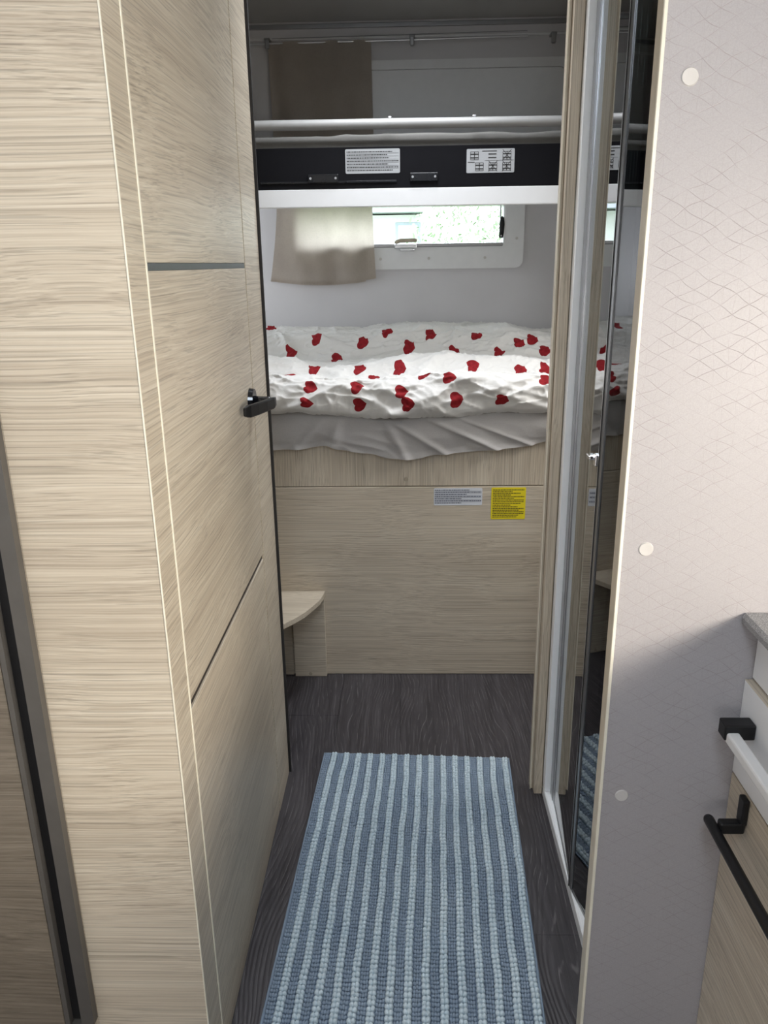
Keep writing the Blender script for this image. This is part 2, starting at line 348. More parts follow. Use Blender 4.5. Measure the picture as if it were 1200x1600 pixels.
obj('inlay_strip', box(-.328, -.3230, 1.020, 1.6490, 1.3158, 1.3252, bev=.0004), M['slate'], dr, label='slate grey metal strip')
obj('inlay_strip', box(-.328, -.3262, 1.020, 1.6490, .6885, .701), M['brown_inlay'], dr, label='thin dark brown strip')
bm = bmesh.new(); t = bmesh.new(); bmesh.ops.create_cone(t, cap_ends=True, segments=28, radius1=.027, radius2=.025, depth=.010)
bmesh.ops.transform(t, matrix=Matrix.Translation((-.3178, 1.615, 1.052)) @ Matrix.Rotation(R(90), 4, 'Y'), verts=t.verts); merge(bm, t)
obj('edge_strip', box(-.328, -.3248, 1.6502, 1.6560, .004, ZC-.01, bev=.0004), M['dowel'], dr, label='brownish beige joint strip')
hd = obj('door_handle', bm, M['black_gloss'], dr, smooth=False, label='black lever handle')
obj('neck', tube(bmesh.new(), [(-.314, 1.615, 1.052), (-.30, 1.615, 1.052), (-.284, 1.612, 1.052), (-.276, 1.605, 1.052)], [.011, .0095, .0095, .008], 14), M['black_gloss'], hd, smooth=True)
def lever():
    bm = bmesh.new(); P = [(-.272, 1.618), (-.274, 1.60), (-.283, 1.565), (-.294, 1.53), (-.304, 1.503), (-.310, 1.494)]; w = [.0035, .0055, .0055, .0055, .005, .003]; h = [.009, .0115, .0115, .012, .012, .008]
    rings = []
    for (x, y), a, b in zip(P, w, h):
        rings.append([bm.verts.new((x+dx*a, y, 1.050+dz*b)) for dx, dz in ((-1, -.8), (-.7, -1), (.7, -1), (1, -.8), (1, .8), (.7, 1), (-.7, 1), (-1, .8))])
    for A, B in zip(rings, rings[1:]):
        for k in range(8): bm.faces.new((A[k], A[(k+1) % 8], B[(k+1) % 8], B[k]))
    bm.faces.new(rings[0]); bm.faces.new(rings[-1][::-1]); bmesh.ops.recalc_face_normals(bm, faces=bm.faces); return bm
obj('lever', lever(), M['black'], hd)

# ---- tall cabinet door at the far left with its full-height aluminium grip
tc = thing('tall_cabinet', 'tall wood cabinet front, shade painted into its brown colour, with anthracite full-height grip at left edge', 'cabinet', (-.79, .94, 0))
prof = bmesh.new()
yF, yB = .930, .9445
def slab(x0, x1, y0, y1, z0, ch=0.0):
    if ch: prism(prof, [(x0, 1.95), (x1, 1.95), (x1, z0+.022), (x1-ch, z0), (x0, z0)], 'y', y0, y1)
    else: bx(prof, x0, x1, y0, y1, z0, 1.95)
slab(-.5205, -.5005, yF, yB, .148, .010); slab(-.5465, -.5392, yF, yB, .148); slab(-.539, -.521, yB-.002, yB, .148)
obj('grip_profile', prof, M['anthracite'], tc)
obj('grip_groove', box(-.5388, -.5208, yB-.0035, yB-.0022, .17, 1.95), M['black'], tc)
obj('grip_end_cap', box(-.5388, -.5208, yF+.001, yB-.0022, .148, .168, bev=.001), M['anthracite'], tc)
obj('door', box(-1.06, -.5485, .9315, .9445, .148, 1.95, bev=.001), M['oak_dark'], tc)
obj('plinth', box(-1.06, -.5485, .938, .9445, 0, .144), M['oak_x'], tc)

# ---- right partition with printed net, in front of the shower
wr = struct('wall_right', box(.285, XR, .98, 1.002, 0, ZC), M['pattern'], 'partition covered in a lilac-beige triangle net pattern')
obj('edge_strip', box(.2815, .285, .9795, 1.0022, 0, ZC, bev=.0006), M['beige_edge'], wr, label='beige edge band')
obj('edge_strip', box(.2822, .2862, .9783, .9797, 0, ZC, bev=.0004), M['edge'], wr, label='cream edge line')
for x, z, mm in ((.317, 1.513, 'cap'), (.317, .956, 'cap'), (.315, .570, 'cap')):
    bm = bmesh.new(); t = bmesh.new(); bmesh.ops.create_cone(t, cap_ends=True, segments=28, radius1=.0098, radius2=.0088, depth=.0016)
    bmesh.ops.transform(t, matrix=Matrix.Translation((x, .9792, z)) @ Matrix.Rotation(R(90), 4, 'X'), verts=t.verts); merge(bm, t)
    obj('screw_cap', bm, M[mm], wr)

# ---- door post at the far end of the shower
bm = bmesh.new(); bx(bm, .329, .3495, 1.73, 1.775, 0, ZC, bev=.0012)
po = struct('trim_3', bm, M['oak_z'], 'slim upright wooden door post at far end of the shower')
obj('stop_strip', box(.3225, .3285, 1.752, 1.775, 0, ZC, bev=.001), M['oak_z'], po)
obj('edge_strip', box(.3215, .3235, 1.750, 1.7515, 0, ZC), M['edge'], po)
struct('wall_shower_end', box(.355, XR, 1.745, 1.775, 0, ZC), M['oak_x'], 'wooden wall between the shower and the bunk room')

# ================================================================== SHOWER
sh = thing('shower_cabin', 'shower cabin with smoked glass folding door and white tray', 'shower', (.5, 1.35, 0))
bm = bmesh.new(); prism(bm, [(.3505, 0), (1.07, 0), (1.07, .012), (.385, .012), (.380, .030), (.354, .030), (.3505, .026)], 'y', 1.003, 1.729)
obj('tray', bm, M['tray'], sh)
obj('side_post', box(.3505, .3745, 1.700, 1.729, .030, 2.10, bev=.001), M['tray'], sh)
obj('wall_liner', box(.375, 1.07, 1.735, 1.7445, .013, 2.10), M['white'], sh)
obj('wall_liner', box(.375, 1.07, 1.003, 1.010, .013, 2.10), M['white'], sh)
def slabxy(p, q, t, z0, z1, bm=None):
    bm = bm or bmesh.new(); p = Vector(p); q = Vector(q); d = (q-p).normalized(); n = Vector((d.y, -d.x))*t/2
    return prism(bm, [tuple(p+n), tuple(q+n), tuple(q-n), tuple(p-n)], 'z', z0, z1)
obj('wall_profile', slabxy((.371, 1.698), (.3695, 1.664), .013, .030, 2.10), M['alu_dark'], sh)
obj('wall_profile', slabxy((.3690, 1.6635), (.3685, 1.652), .009, .030, 2.10), M['alu'], sh)
A, B = (.3680, 1.650), (.3545, 1.392)
d1 = obj('door_leaf', slabxy(A, B, .005, .038, 2.09), M['smoked'], sh, label='smoked glass leaf')
obj('bottom_seal', slabxy(A, B, .007, .031, .0375), M['alu_dark'], d1)
obj('leaf_profile', slabxy((.3545, 1.391), (.3540, 1.379), .011, .034, 2.09), M['alu'], d1)
A2, B2 = (.3545, 1.366), (.415, 1.012)
d2 = obj('door_leaf', slabxy(A2, B2, .005, .038, 2.09), M['smoked'], sh, label='smoked glass leaf')
obj('bottom_seal', slabxy(A2, B2, .007, .031, .0375), M['alu_dark'], d2)
obj('leaf_profile', slabxy((.3530, 1.3775), (.3545, 1.3665), .010, .034, 2.09), M['alu_dark'], d2)
obj('hinge_seal', slabxy((.3530, 1.3785), (.3530, 1.3768), .013, .034, 2.09), M['rubber'], d2)
kb = bmesh.new(); bx(kb, .336, .349, 1.405, 1.43, .972, .980, bev=.002); bx(kb, .345, .3545, 1.396, 1.412, .962, .984, bev=.002)
obj('door_knob', kb, M['chrome'], d1)

# ================================================================== LOWER BUNK
bed = thing('bed', 'lower bunk base of pale oak boards across the room', 'bed', (0, 2.7, 0))
obj('front_board', box(-1.06, 1.06, 2.354, 2.370, .001, .655, bev=.001), M['oak_x'], bed)
obj('upper_board', box(-1.06, 1.06, 2.359, 2.373, .6575, .800, bev=.001), M['oak_z'], bed)
obj('slat_base', box(-1.06, 1.06, 2.3735, YB-.01, .784, .7995), M['oak_x'], bed)
def cyl(loc, r, h, axis='Y', n=20, r2=None):
    bm = bmesh.new(); bmesh.ops.create_cone(bm, cap_ends=True, segments=n, radius1=r, radius2=r2 or r*.9, depth=h)
    rot = {'Y': Matrix.Rotation(R(90), 4, 'X'), 'X': Matrix.Rotation(R(90), 4, 'Y'), 'Z': Matrix.Identity(4)}[axis]
    bmesh.ops.transform(bm, matrix=Matrix.Translation(loc) @ rot, verts=bm.verts); return bm
obj('cover_cap', cyl((.002, 2.3582, .679), .0075, .0016), M['dowel'], bed)
def print_lines(x0, x1, z0, z1, y, n, seed, th, centre=False, rules=True):
    rnd = random.Random(seed); bm = bmesh.new(); pitch = (z1-z0)/n
    for i in range(n):
        z = z1-(i+.5)*pitch; x = x0; lim = x0+(x1-x0)*(1 if rnd.random() > .55 else rnd.uniform(.55, .9))
        while x < lim:
            w = rnd.uniform(.002, .008); e = min(x+w, lim)
            bx(bm, x, e, y-.0002, y, z-th/2, z+th/2); x = e+.0011
        if rules and i < n-1: bx(bm, x0+(x1-x0)*.0, x1, y-.0002, y, z-pitch/2-.0003, z-pitch/2+.0003)
    return bm
la = obj('label', prism(bmesh.new(), rrect(.088, .239, .595, .651, .004), 'y', 2.3532, 2.3539), M['sticker_white'], bed, label='white text label')
obj('printed_text', print_lines(.091, .236, .599, .648, 2.3531, 7, 3, .0028), M['ink'], la, kind='stuff')
lb = obj('label', prism(bmesh.new(), rrect(.267, .3745, .548, .652, .004), 'y', 2.3532, 2.3539), M['sticker_yellow'], bed, label='yellow warning label')
bm = print_lines(.272, .3695, .553, .647, 2.3531, 17, 5, .0026, rules=False); obj('printed_text', bm, M['ink_dark'], lb, kind='stuff')

# mattress, fitted sheet, duvet
MZ = .905
mat_o = tag(obj('mattress', box(-1.05, 1.05, 2.366, YB-.012, .801, .895, bev=.02, seg=3), M['mattress']), 'lower bunk mattress hidden under the grey sheet', 'mattress')
def lerp_pts(P, x):
    if x <= P[0][0]: return P[0][1]
    for (a, b), (c, d) in zip(P, P[1:]):
        if x <= c: s = (x-a)/(c-a); s = s*s*(3-2*s); return b+(d-b)*s
    return P[-1][1]
def grid(name, nu, nv, fn, mat, parent=None, smooth=True, **p):
    bm = bmesh.new(); V = [[bm.verts.new(fn(i/nu, j/nv)) for j in range(nv+1)] for i in range(nu+1)]
    for i in range(nu):
        for j in range(nv): bm.faces.new((V[i][j], V[i+1][j], V[i+1][j+1], V[i][j+1]))
    return obj(name, bm, mat, parent, smooth, **p)
def nz(x, y, z=0.0): return noise.noise(Vector((x, y, z)))
HEM = [(-1.05, .785), (-.42, .778), (-.33, .783), (-.24, .790), (-.20, .780), (-.12, .766), (-.04, .752), (.02, .748), (.10, .762), (.22, .772), (.32, .780), (.44, .800), (1.05, .80)]
def sheet_fn(u, v):
    x = -1.05+2.1*u; zb = lerp_pts(HEM, x)+.003*nz(x*14, 3); 
    if v < .25:                                   # part lying on the mattress top
        s = v/.25; return (x, 2.50-.142*s, .8975+.003*s*(1-s)*4)
    s = (v-.25)/.75; z = .899-(.899-zb)*s
    bulge = .014*math.sin(min(1, s*1.15)*math.pi*.85)+.006*s
    f = 0.0
    f += .010*s*nz(x*6+z*9, z*5, 1)+.006*nz(x*10-z*14, z*4, 5)*s
    # diagonal drag folds
    for cx, sl, amp, wd in ((-.22, .25, .012, .018), (-.02, -.55, .009, .014), (.08, -1.6, .010, .016), (.25, -2.2, .011, .018), (.38, -2.6, .008, .014), (-.33, .9, .007, .015)):
        dd = (x-cx-sl*(z-.79))/wd; f += amp*math.exp(-dd*dd)*min(1, s*1.6)
    f += .005*(1-abs(2*nz(x*9+z*11, z*22, 9)))*s
    return (x, 2.354-bulge-f, z)
tag(grid('bed_sheet', 420, 60, sheet_fn, M['sheet']), 'plain grey fitted sheet sagging over the lower bunk edge', 'sheet')

def smooth01(t): t = max(0, min(1, t)); return t*t*(3-2*t)
PROF = [(2.346, .880), (2.322, .898), (2.311, .930), (2.311, .960), (2.320, .985), (2.342, 1.000), (2.375, 1.000), (2.41, .984), (2.44, .980), (2.462, .996), (2.478, 1.010), (2.500, 1.022), (2.54, 1.024), (2.60, 1.014), (2.66, 1.000), (2.70, 1.003), (2.725, 1.022), (2.745, 1.045), (2.770, 1.068), (2.81, 1.086), (2.88, 1.096), (2.97, 1.098), (3.05, 1.090), (3.09, 1.070), (3.104, 1.03), (3.106, .94)]
ARC = [0.0]
for a, b in zip(PROF, PROF[1:]): ARC.append(ARC[-1]+math.hypot(b[0]-a[0], b[1]-a[1]))
def prof(s):
    n = len(PROF)
    for i in range(n-1):
        if s <= ARC[i+1] or i == n-2:
            t = (s-ARC[i])/(ARC[i+1]-ARC[i]); p0, p1, p2, p3 = PROF[max(i-1, 0)], PROF[i], PROF[i+1], PROF[min(i+2, n-1)]
            return tuple(.5*((2*b)+(c-a)*t+(2*a-5*b+4*c-d)*t*t+(3*b-a-3*c+d)*t**3) for a, b, c, d in zip(p0, p1, p2, p3))
LOWE = [(-1, 0), (-.42, .012), (-.34, .010), (-.25, .004), (-.12, -.006), (0, -.008), (.15, -.004), (.28, .006), (.42, .006), (1, .0)]
TOPE = [(-1, .0), (-.5, -.004), (-.2, -.012), (-.05, .004), (.05, .008), (.2, .0), (.34, .002), (.5, -.024), (1, -.03)]
def ridge(v): return 1-min(1, abs(v)*2.6)
CREST1 = [(-1, 0), (-.43, .004), (-.33, -.002), (-.2, -.012), (-.08, -.014), (.02, -.010), (.10, .006), (.17, .012), (.26, .004), (.34, .0), (.45, -.004), (1, 0)]
CREST2 = [(-1, 0), (-.46, .006), (-.38, -.008), (-.27, -.034), (-.18, -.022), (-.10, -.002), (.0, .010), (.10, .010), (.22, .004), (.34, -.002), (.46, -.012), (1, 0)]
# long tension folds: (x, y) of the middle, angle, half length, height
FOLDS = [(-.34, 2.40, -.28, .11, .012, .010), (-.22, 2.46, -.42, .14, .011, .010), (-.36, 2.53, -.10, .10, .012, .012), (-.10, 2.42, -.75, .09, .012, .009), (.0, 2.47, -.6, .10, .013, .010),
         (.055, 2.44, .95, .10, .016, .011), (.12, 2.50, .45, .12, .012, .010), (.22, 2.43, -.22, .13, .014, .010), (.33, 2.50, -.12, .13, .012, .009), (.39, 2.42, -.35, .09, .011, .010),
         (.03, 2.78, .8, .07, .008, .007), (.10, 2.79, 1.15, .06, .008, .007), (.17, 2.77, 1.3, .06, .008, .008), (.25, 2.74, .25, .10, .010, .008), (.34, 2.76, .55, .12, .014, .012), (.42, 2.72, .2, .10, .012, .010),
         (-.30, 2.79, -1.0, .05, .008, .007), (-.42, 2.77, -1.2, .06, .009, .008), (-.18, 2.80, -.8, .05, .008, .007), (-.06, 2.79, .6, .06, .009, .008), (-.30, 2.78, -.3, .12, .009, .012), (-.05, 2.72, .2, .12, .009, .010)]
def UX(u):                                             # denser mesh over the middle of the bed, where the folds show
    return -1.04+.48*u/.1 if u < .1 else (-.56+1.17*(u-.1)/.8 if u < .9 else .61+.43*(u-.9)/.1)
def XU(x): return .1*(x+1.04)/.48 if x < -.56 else (.1+.8*(x+.56)/1.17 if x < .61 else .9+.1*(x-.61)/.43)
def duvet_fn(u, v):
    x = UX(u); s = v*ARC[-1]
    y, z = prof(s); front = 1-smooth01((y-2.36)/.12); back = smooth01((y-2.72)/.12); low = 1-smooth01((z-.90)/.06) if y < 2.40 else 0
    z += low*lerp_pts(LOWE, x)+back*lerp_pts(TOPE, x)
    z += lerp_pts(CREST1, x)*math.exp(-((y-2.36)/.06)**2)*(1-low)+lerp_pts(CREST2, x)*math.exp(-((y-2.53)/.07)**2)
    mid = math.sin(min(1, max(0, (y-2.32)/.75))*math.pi)
    z += .014*mid*nz(x*2.2, y*7+x*1.3, 2)+.007*nz(x*4, y*13-x*2, 4)*(1-front)
    w = nz(x*3, y*3, 8)*.5
    c = ridge(nz(x*5.0+w, (y+z)*14-x*2.5, 11)); z += .009*c**3*(.3+.7*(1-front))
    c2 = ridge(nz(x*14-w*3, (y+z*1.5)*19+x*5, 17)); z += .0048*c2**3
    c3 = ridge(nz(x*26+w*4, (y+z)*34-x*9, 27)); z += .0032*c3**3
    push = .012*nz(x*5, z*16+x*3, 21)+.007*c2**2+.008*c**2+.003*c3**2
    for (cx, cy, an, ln, wd, am) in FOLDS:
        dx, dy = x-cx, y-cy
        if abs(dx) > .3: continue
        a = dx*math.cos(an)+dy*math.sin(an); b = -dx*math.sin(an)+dy*math.cos(an)
        g = am*math.exp(-(a/ln)**2-abs(b/wd)**1.5); z += g
    # on the hanging front the folds run slantwise down the cloth
    for (cx, sl, am, wd) in ((-.36, 1.6, .008, .014), (-.27, 2.2, .007, .012), (-.13, -1.8, .008, .014), (-.02, -2.4, .008, .013), (.07, 2.0, .011, .016), (.19, 3.4, .007, .018), (.30, -2.8, .008, .016), (.38, -3.6, .007, .014)):
        d_ = (x-cx-sl*(z-.95))/(wd*2.2); push += am*math.exp(-d_*d_)
    y -= front*push
    return (x, min(y, YB-.006), z)
dv = tag(grid('duvet', 480, 300, duvet_fn, M['duvet']), 'rumpled white duvet with red hearts on the lower bunk', 'duvet')
# printed hearts: a smooth distance field on the cloth's own flat coordinates (metres across, metres along)
HEARTS = [(-0.304, 0.632, 0.12, 1.3), (-0.143, 0.61, -0.23, 1.3), (-0.389, 0.563, 0.18, 1.3), (0.016, 0.574, -0.18, 1.3), (0.168, 0.549, -0.18, 1.3), (-0.231, 0.531, 0.01, 1.3), (-0.283, 0.303, 0.1, 1.35), (-0.015, 0.278, -0.14, 1.35), (-0.35, 0.206, -0.19, 1.35), (-0.14, 0.292, -0.07, 1.35), (0.092, 0.617, -0.01, 1.3), (0.25, 0.632, -0.07, 1.3), (0.324, 0.538, -0.06, 1.3), (0.442, 0.614, -0.17, 1.3), (0.479, 0.559, -0.25, 1.3), (0.214, 0.289, 0.18, 1.35), (0.132, 0.13, -0.12, 1.0), (0.059, 0.162, -0.04, 1.35), (-0.094, 0.202, -0.21, 1.35), (-0.009, 0.097, 0.04, 1.0), (-0.14, 0.116, 0.15, 1.0), (-0.277, 0.112, -0.22, 1.0), (-0.133, 0.061, 0.18, 1.0), (0.01, 0.061, 0.16, 1.0), (0.153, 0.065, 0.06, 1.0), (0.287, 0.061, -0.11, 1.0), (0.36, 0.267, 0.07, 1.35), (-0.289, 0.058, 0.02, 1.0), (-0.49, 0.798, -0.24, 1.3), (-0.06, 0.643, -0.03, 1.3), (0.394, 0.588, -0.03, 1.3), (0.439, 0.282, -0.29, 1.35), (0.415, 0.126, -0.26, 1.0), (-0.95, 0.05, -0.1, 1.2), (-0.89, 0.2, -0.1, 1.2), (-0.95, 0.35, -0.1, 1.2), (-0.89, 0.5, -0.1, 1.2), (-0.95, 0.65, -0.1, 1.2), (-0.78, 0.05, -0.1, 1.2), (-0.72, 0.2, -0.1, 1.2), (-0.78, 0.35, -0.1, 1.2), (-0.72, 0.5, -0.1, 1.2), (-0.78, 0.65, -0.1, 1.2), (-0.62, 0.05, -0.1, 1.2), (-0.56, 0.2, -0.1, 1.2), (-0.62, 0.35, -0.1, 1.2), (-0.56, 0.5, -0.1, 1.2), (-0.62, 0.65, -0.1, 1.2), (0.62, 0.05, -0.1, 1.2), (0.68, 0.2, -0.1, 1.2), (0.62, 0.35, -0.1, 1.2), (0.68, 0.5, -0.1, 1.2), (0.62, 0.65, -0.1, 1.2), (0.78, 0.05, -0.1, 1.2), (0.84, 0.2, -0.1, 1.2), (0.78, 0.35, -0.1, 1.2), (0.84, 0.5, -0.1, 1.2), (0.78, 0.65, -0.1, 1.2), (0.94, 0.05, -0.1, 1.2), (1.0, 0.2, -0.1, 1.2), (0.94, 0.35, -0.1, 1.2), (1.0, 0.5, -0.1, 1.2), (0.94, 0.65, -0.1, 1.2)]   # (across, along, turn, stretch along)
try:
    me = dv.data; at = me.attributes.new('heart', 'FLOAT', 'POINT'); NU, NV = 480, 300
    vals = [.9]*len(me.vertices)
    for (ha, hs, an, hst) in HEARTS:
        hz = .0178; i0, i1 = int(XU(ha-.035)*NU), int(XU(ha+.035)*NU)+1; j0, j1 = int((hs-.035)/ARC[-1]*NV), int((hs+.035)/ARC[-1]*NV)+1
        for i in range(max(0, i0), min(NU, i1)+1):
            for j in range(max(0, j0), min(NV, j1)+1):
                da = UX(i/NU)-ha; ds = (j/NV*ARC[-1]-hs)/hst; p = da*math.cos(an)+ds*math.sin(an); q = -da*math.sin(an)+ds*math.cos(an)
                # heart pointing along +p: lobes at -p
                X_ = q/hz; Y_ = -p/hz+.12; f = (X_*X_+Y_*Y_-1-1.12*abs(X_)**.667*Y_)*.3+.5; idx = i*(NV+1)+j
                vals[idx] = min(vals[idx], max(0, min(.9, f)))
    at.data.foreach_set('value', vals)
except Exception as e: print('heart attribute', e)

# ---- quarter-round step
st = thing('step', 'quarter-round pale oak step fixed to the bunk base', 'step', (-.45, 2.25, 0))
P = [(-.70, 2.3535), (-.265, 2.3535)]; P += [(-.265-.012*math.sin(R(9*k))-.30*(1-math.cos(R(9*k))), 2.3535-.285*math.sin(R(9*k))) for k in range(1, 11)]; P.append((-.70, 2.06))
P = [(-.70, 2.3535), (-.265, 2.3535), (-.268, 2.32), (-.275, 2.28), (-.290, 2.238), (-.312, 2.185), (-.338, 2.142), (-.366, 2.105), (-.41, 2.065), (-.46, 2.04), (-.52, 2.025), (-.70, 2.02)]
obj('tread', prism(bmesh.new(), P, 'z', .288, .305, bev=.0012), M['oak_x'], st)
obj('riser', box(-.374, -.268, 2.336, 2.3535, .001, .2875, bev=.0012), M['oak_x'], st)
obj('riser', box(-.68, -.3795, 2.348, 2.3537, .001, .2875, bev=.001), M['oak_x'], st)
obj('cover_cap', cyl((-.322, 2.3352, .012), .0065, .0016), M['dowel'], st)

# ================================================================== UPPER BUNK
ub = thing('bunk_bed', 'upper bunk with black front rail and white lower lip', 'bed', (0, 2.75, 1.474))
obj('lower_lip', box(-1.06, 1.06, 2.354, 2.372, 1.474, 1.5215, bev=.002), M['white'], ub)
obj('platform', box(-1.06, 1.06, 2.374, YB-.012, 1.560, 1.575), M['white'], ub)
fp = obj('front_rail', box(-1.06, 1.06, 2.354, 2.374, 1.5225, 1.628, bev=.001), M['black_rail'], ub)
obj('track', box(-.40, -.02, 2.350, 2.3535, 1.536, 1.542, bev=.001), M['black_gloss'], fp)
for x0, x1 in ((-.262, -.188), (.022, .088)):
    la = obj('latch_plate', box(x0-.006, x1+.006, 2.3475, 2.3535, 1.537, 1.560, bev=.002), M['black_gloss'], fp)
    for x in (x0+.002, x1-.002): obj('screw', cyl((x, 2.347, 1.549), .0035, .002, n=10), M['screw'], fp)
la = obj('label', prism(bmesh.new(), rrect(-.162, -.011, 1.560, 1.6225, .004), 'y', 2.3530, 2.3539), M['sticker_grey'], ub, label='white text label')
obj('printed_text', print_lines(-.158, -.015, 1.564, 1.619, 2.3529, 7, 8, .0026), M['ink_black'], la, kind='stuff')
lb = obj('label', prism(bmesh.new(), rrect(.1725, .304, 1.5565, 1.6175, .003), 'y', 2.3530, 2.3539), M['sticker_grey'], ub, label='white label of small bed diagrams, some crossed out')
bm = bmesh.new(); y = 2.3529
def bar(p, q, w=.0013):
    d = Vector((q[0]-p[0], q[1]-p[1])).normalized(); n = Vector((-d.y, d.x))*w/2; p = Vector(p); q = Vector(q)
    prism(bm, [tuple(p+n), tuple(q+n), tuple(q-n), tuple(p-n)], 'y', y-.0002, y)
def rect_(x0, z0, x1, z1): bar((x0, z0), (x1, z0)); bar((x0, z1), (x1, z1)); bar((x0, z0), (x0, z1)); bar((x1, z0), (x1, z1))
def icon(x, z, cross, posts=True):
    for k in (0, 1): bar((x, z+.005+k*.009), (x+.022, z+.005+k*.009), .003)
    if posts:
        rect_(x, z, x+.022, z+.020); bar((x+.011, z), (x+.011, z+.020), .002)
    if cross: bar((x-.001, z-.002), (x+.023, z+.025), .0014); bar((x-.001, z+.025), (x+.023, z-.002), .0014)
icon(.183, 1.590, False); icon(.232, 1.590, False, False); icon(.272, 1.590, True); icon(.197, 1.562, False); icon(.234, 1.562, True); icon(.272, 1.562, True)
bar((.215, 1.6115), (.255, 1.6115), .0022); bar((.176, 1.584), (.195, 1.584), .002); bar((.222, 1.588), (.302, 1.588), .0006)
obj('printed_diagram', bm, M['ink_black'], lb, kind='stuff')
obj('guard_rail', tube(bmesh.new(), [(-1.06, 2.348, 1.683), (-.5, 2.348, 1.6838), (0, 2.348, 1.6835), (.5, 2.348, 1.682), (1.06, 2.348, 1.681)], 0.0135, 20), M['rail_grey'], ub, smooth=True)
for x in (-.038, .192): obj('rail_hook', box(x-.006, x+.006, 2.352, 2.362, 1.690, 1.703, bev=.003), M['alu_dark'], ub)
for x in (-.98, .98): obj('rail_post', box(x-.01, x+.01, 2.355, 2.369, 1.6285, 1.68, bev=.003), M['alu_dark'], ub)
def mat2(u, v):
    x = -1.04+2.08*u; T = [(2.376, 1.585), (2.372, 1.62), (2.374, 1.645), (2.392, 1.660), (2.46, 1.665), (2.8, 1.664), (3.09, 1.662), (3.10, 1.60)]
    k = v*(len(T)-1); i = min(int(k), len(T)-2); t_ = k-i; y = T[i][0]+(T[i+1][0]-T[i][0])*t_; z = T[i][1]+(T[i+1][1]-T[i][1])*t_
    if .35 < v < .8: z += .006*ridge(nz(x*7, y*9, 30))
    return (x, y, z)
tag(grid('mattress', 260, 42, mat2, M['mattress']), 'grey rumpled mattress edge on the upper bunk behind the rail', 'mattress')

# ================================================================== CURTAINS AND WINDOWS
def curtain(name, x0, x1, xb0, xb1, zt, zb, y0, label, group, folds, amp, hemdrop):
    def fn(u, v):
        f = v**1.5; x = (x0+(x1-x0)*u)*(1-f)+(xb0+(xb1-xb0)*u)*f
        z = zt+(zb-zt)*v-hemdrop*math.sin(u*math.pi)*v+(.006*v if u > .9 else 0)
        yy = y0+amp*(.4+.6*v)*math.sin(u*folds*math.pi*2+.7*math.sin(u*9))+amp*.6*nz(u*7, v*3, 3)
        return (x, yy, z)
    bm = bmesh.new(); nu, nv = 150, 60
    V = [[bm.verts.new(fn(i/nu, j/nv)) for j in range(nv+1)] for i in range(nu+1)]
    for i in range(nu):
        for j in range(nv): bm.faces.new((V[i][j], V[i+1][j], V[i+1][j+1], V[i][j+1]))
    o = obj(name, bm, M['linen'], None, True); tag(o, label, 'curtain', None)
    def hem(u, v): x, y, z = fn(u, .955+.045*v); return (x, y-.0012, z)
    grid('hem', nu, 2, hem, M['linen'], o)
    return o
curtain('curtain', -.470, -.118, -.508, -.108, 1.553, 1.262, 3.085, 'beige linen curtain glowing in front of the lower bunk window', None, 2.2, .010, .016)
curtain('curtain', -.472, -.112, -.468, -.108, 2.062, 1.72, 3.080, 'dim beige linen curtain hanging on the rod above the upper bunk', None, 3.0, .008, .0)
cr = thing('curtain_rod', 'thin steel curtain rod under the ceiling with grey brackets', 'rod', (0, 3.08, 2.05))
obj('rod', tube(bmesh.new(), [(-.70, 3.082, 2.056), (.0, 3.082, 2.059), (.43, 3.082, 2.064)], .0035, 10), M['alu'], cr)
obj('wire', tube(bmesh.new(), [(-.46, 3.10, 2.076), (.43, 3.10, 2.084)], .0012, 6), M['alu_dark'], cr)
for x in (-.474, .030, .519):
    bk = bmesh.new(); bx(bk, x-.010, x+.010, 3.076, YB-.001, 2.066, 2.074, bev=.002); bx(bk, x-.0075, x+.0075, 3.073, 3.089, 2.040, 2.070, bev=.003)
    obj('bracket', bk, M['alu_dark'], cr)
# lower window
w1 = ring(rrect(-.46, .446, 1.300, 1.556, .03), rrect(-.398, .376, 1.378, 1.528, .008), 'y', YB-.012, YB)
w1o = obj('window_1', w1, M['frame_grey']); w1o['kind'] = 'structure'; w1o['label'] = 'lower bunk window with pale rounded frame'; w1o['category'] = 'window'
obj('reveal', ring(rrect(-.399, .377, 1.377, 1.529, .008), rrect(-.392, .370, 1.384, 1.522, .008), 'y', YB-.010, YB+.05), M['white'], w1o)
obj('pane', box(-.391, .369, YB+.045, YB+.049, 1.385, 1.521), M['pane'], w1o)
obj('sash_rail', box(-.391, .369, YB-.015, YB+.004, 1.3785, 1.3915, bev=.003), M['alu_dark'], w1o)
lt = bmesh.new(); bx(lt, -.038, .046, YB-.024, YB-.0155, 1.374, 1.390, bev=.003); bx(lt, -.018, .038, YB-.030, YB-.013, 1.364, 1.376, bev=.004)
l1 = obj('window_latch', lt, M['alu'], w1o)
obj('lever', tube(bmesh.new(), [(-.034, YB-.024, 1.394), (-.026, YB-.026, 1.399), (-.016, YB-.026, 1.402), (.01, YB-.026, 1.403), (.040, YB-.026, 1.403), (.047, YB-.026, 1.402)], [.006, .0075, .0078, .0076, .0074, .005], 10), M['dowel'], l1, smooth=True, label='brownish grey latch lever')
st_ = obj('window_stay', tube(bmesh.new(), [(.361, YB-.006, 1.408), (.363, YB-.008, 1.425), (.364, YB-.008, 1.455), (.364, YB-.006, 1.478), (.363, YB-.004, 1.482)], [.008, .009, .010, .008, .003], 12), M['black'], w1o, smooth=True)
obj('rod', tube(bmesh.new(), [(.358, YB-.002, 1.478), (.358, YB-.002, 1.525)], .003, 8), M['alu'], st_)
obj('screw', cyl((.361, YB-.0155, 1.414), .0035, .002, n=10), M['screw'], st_)
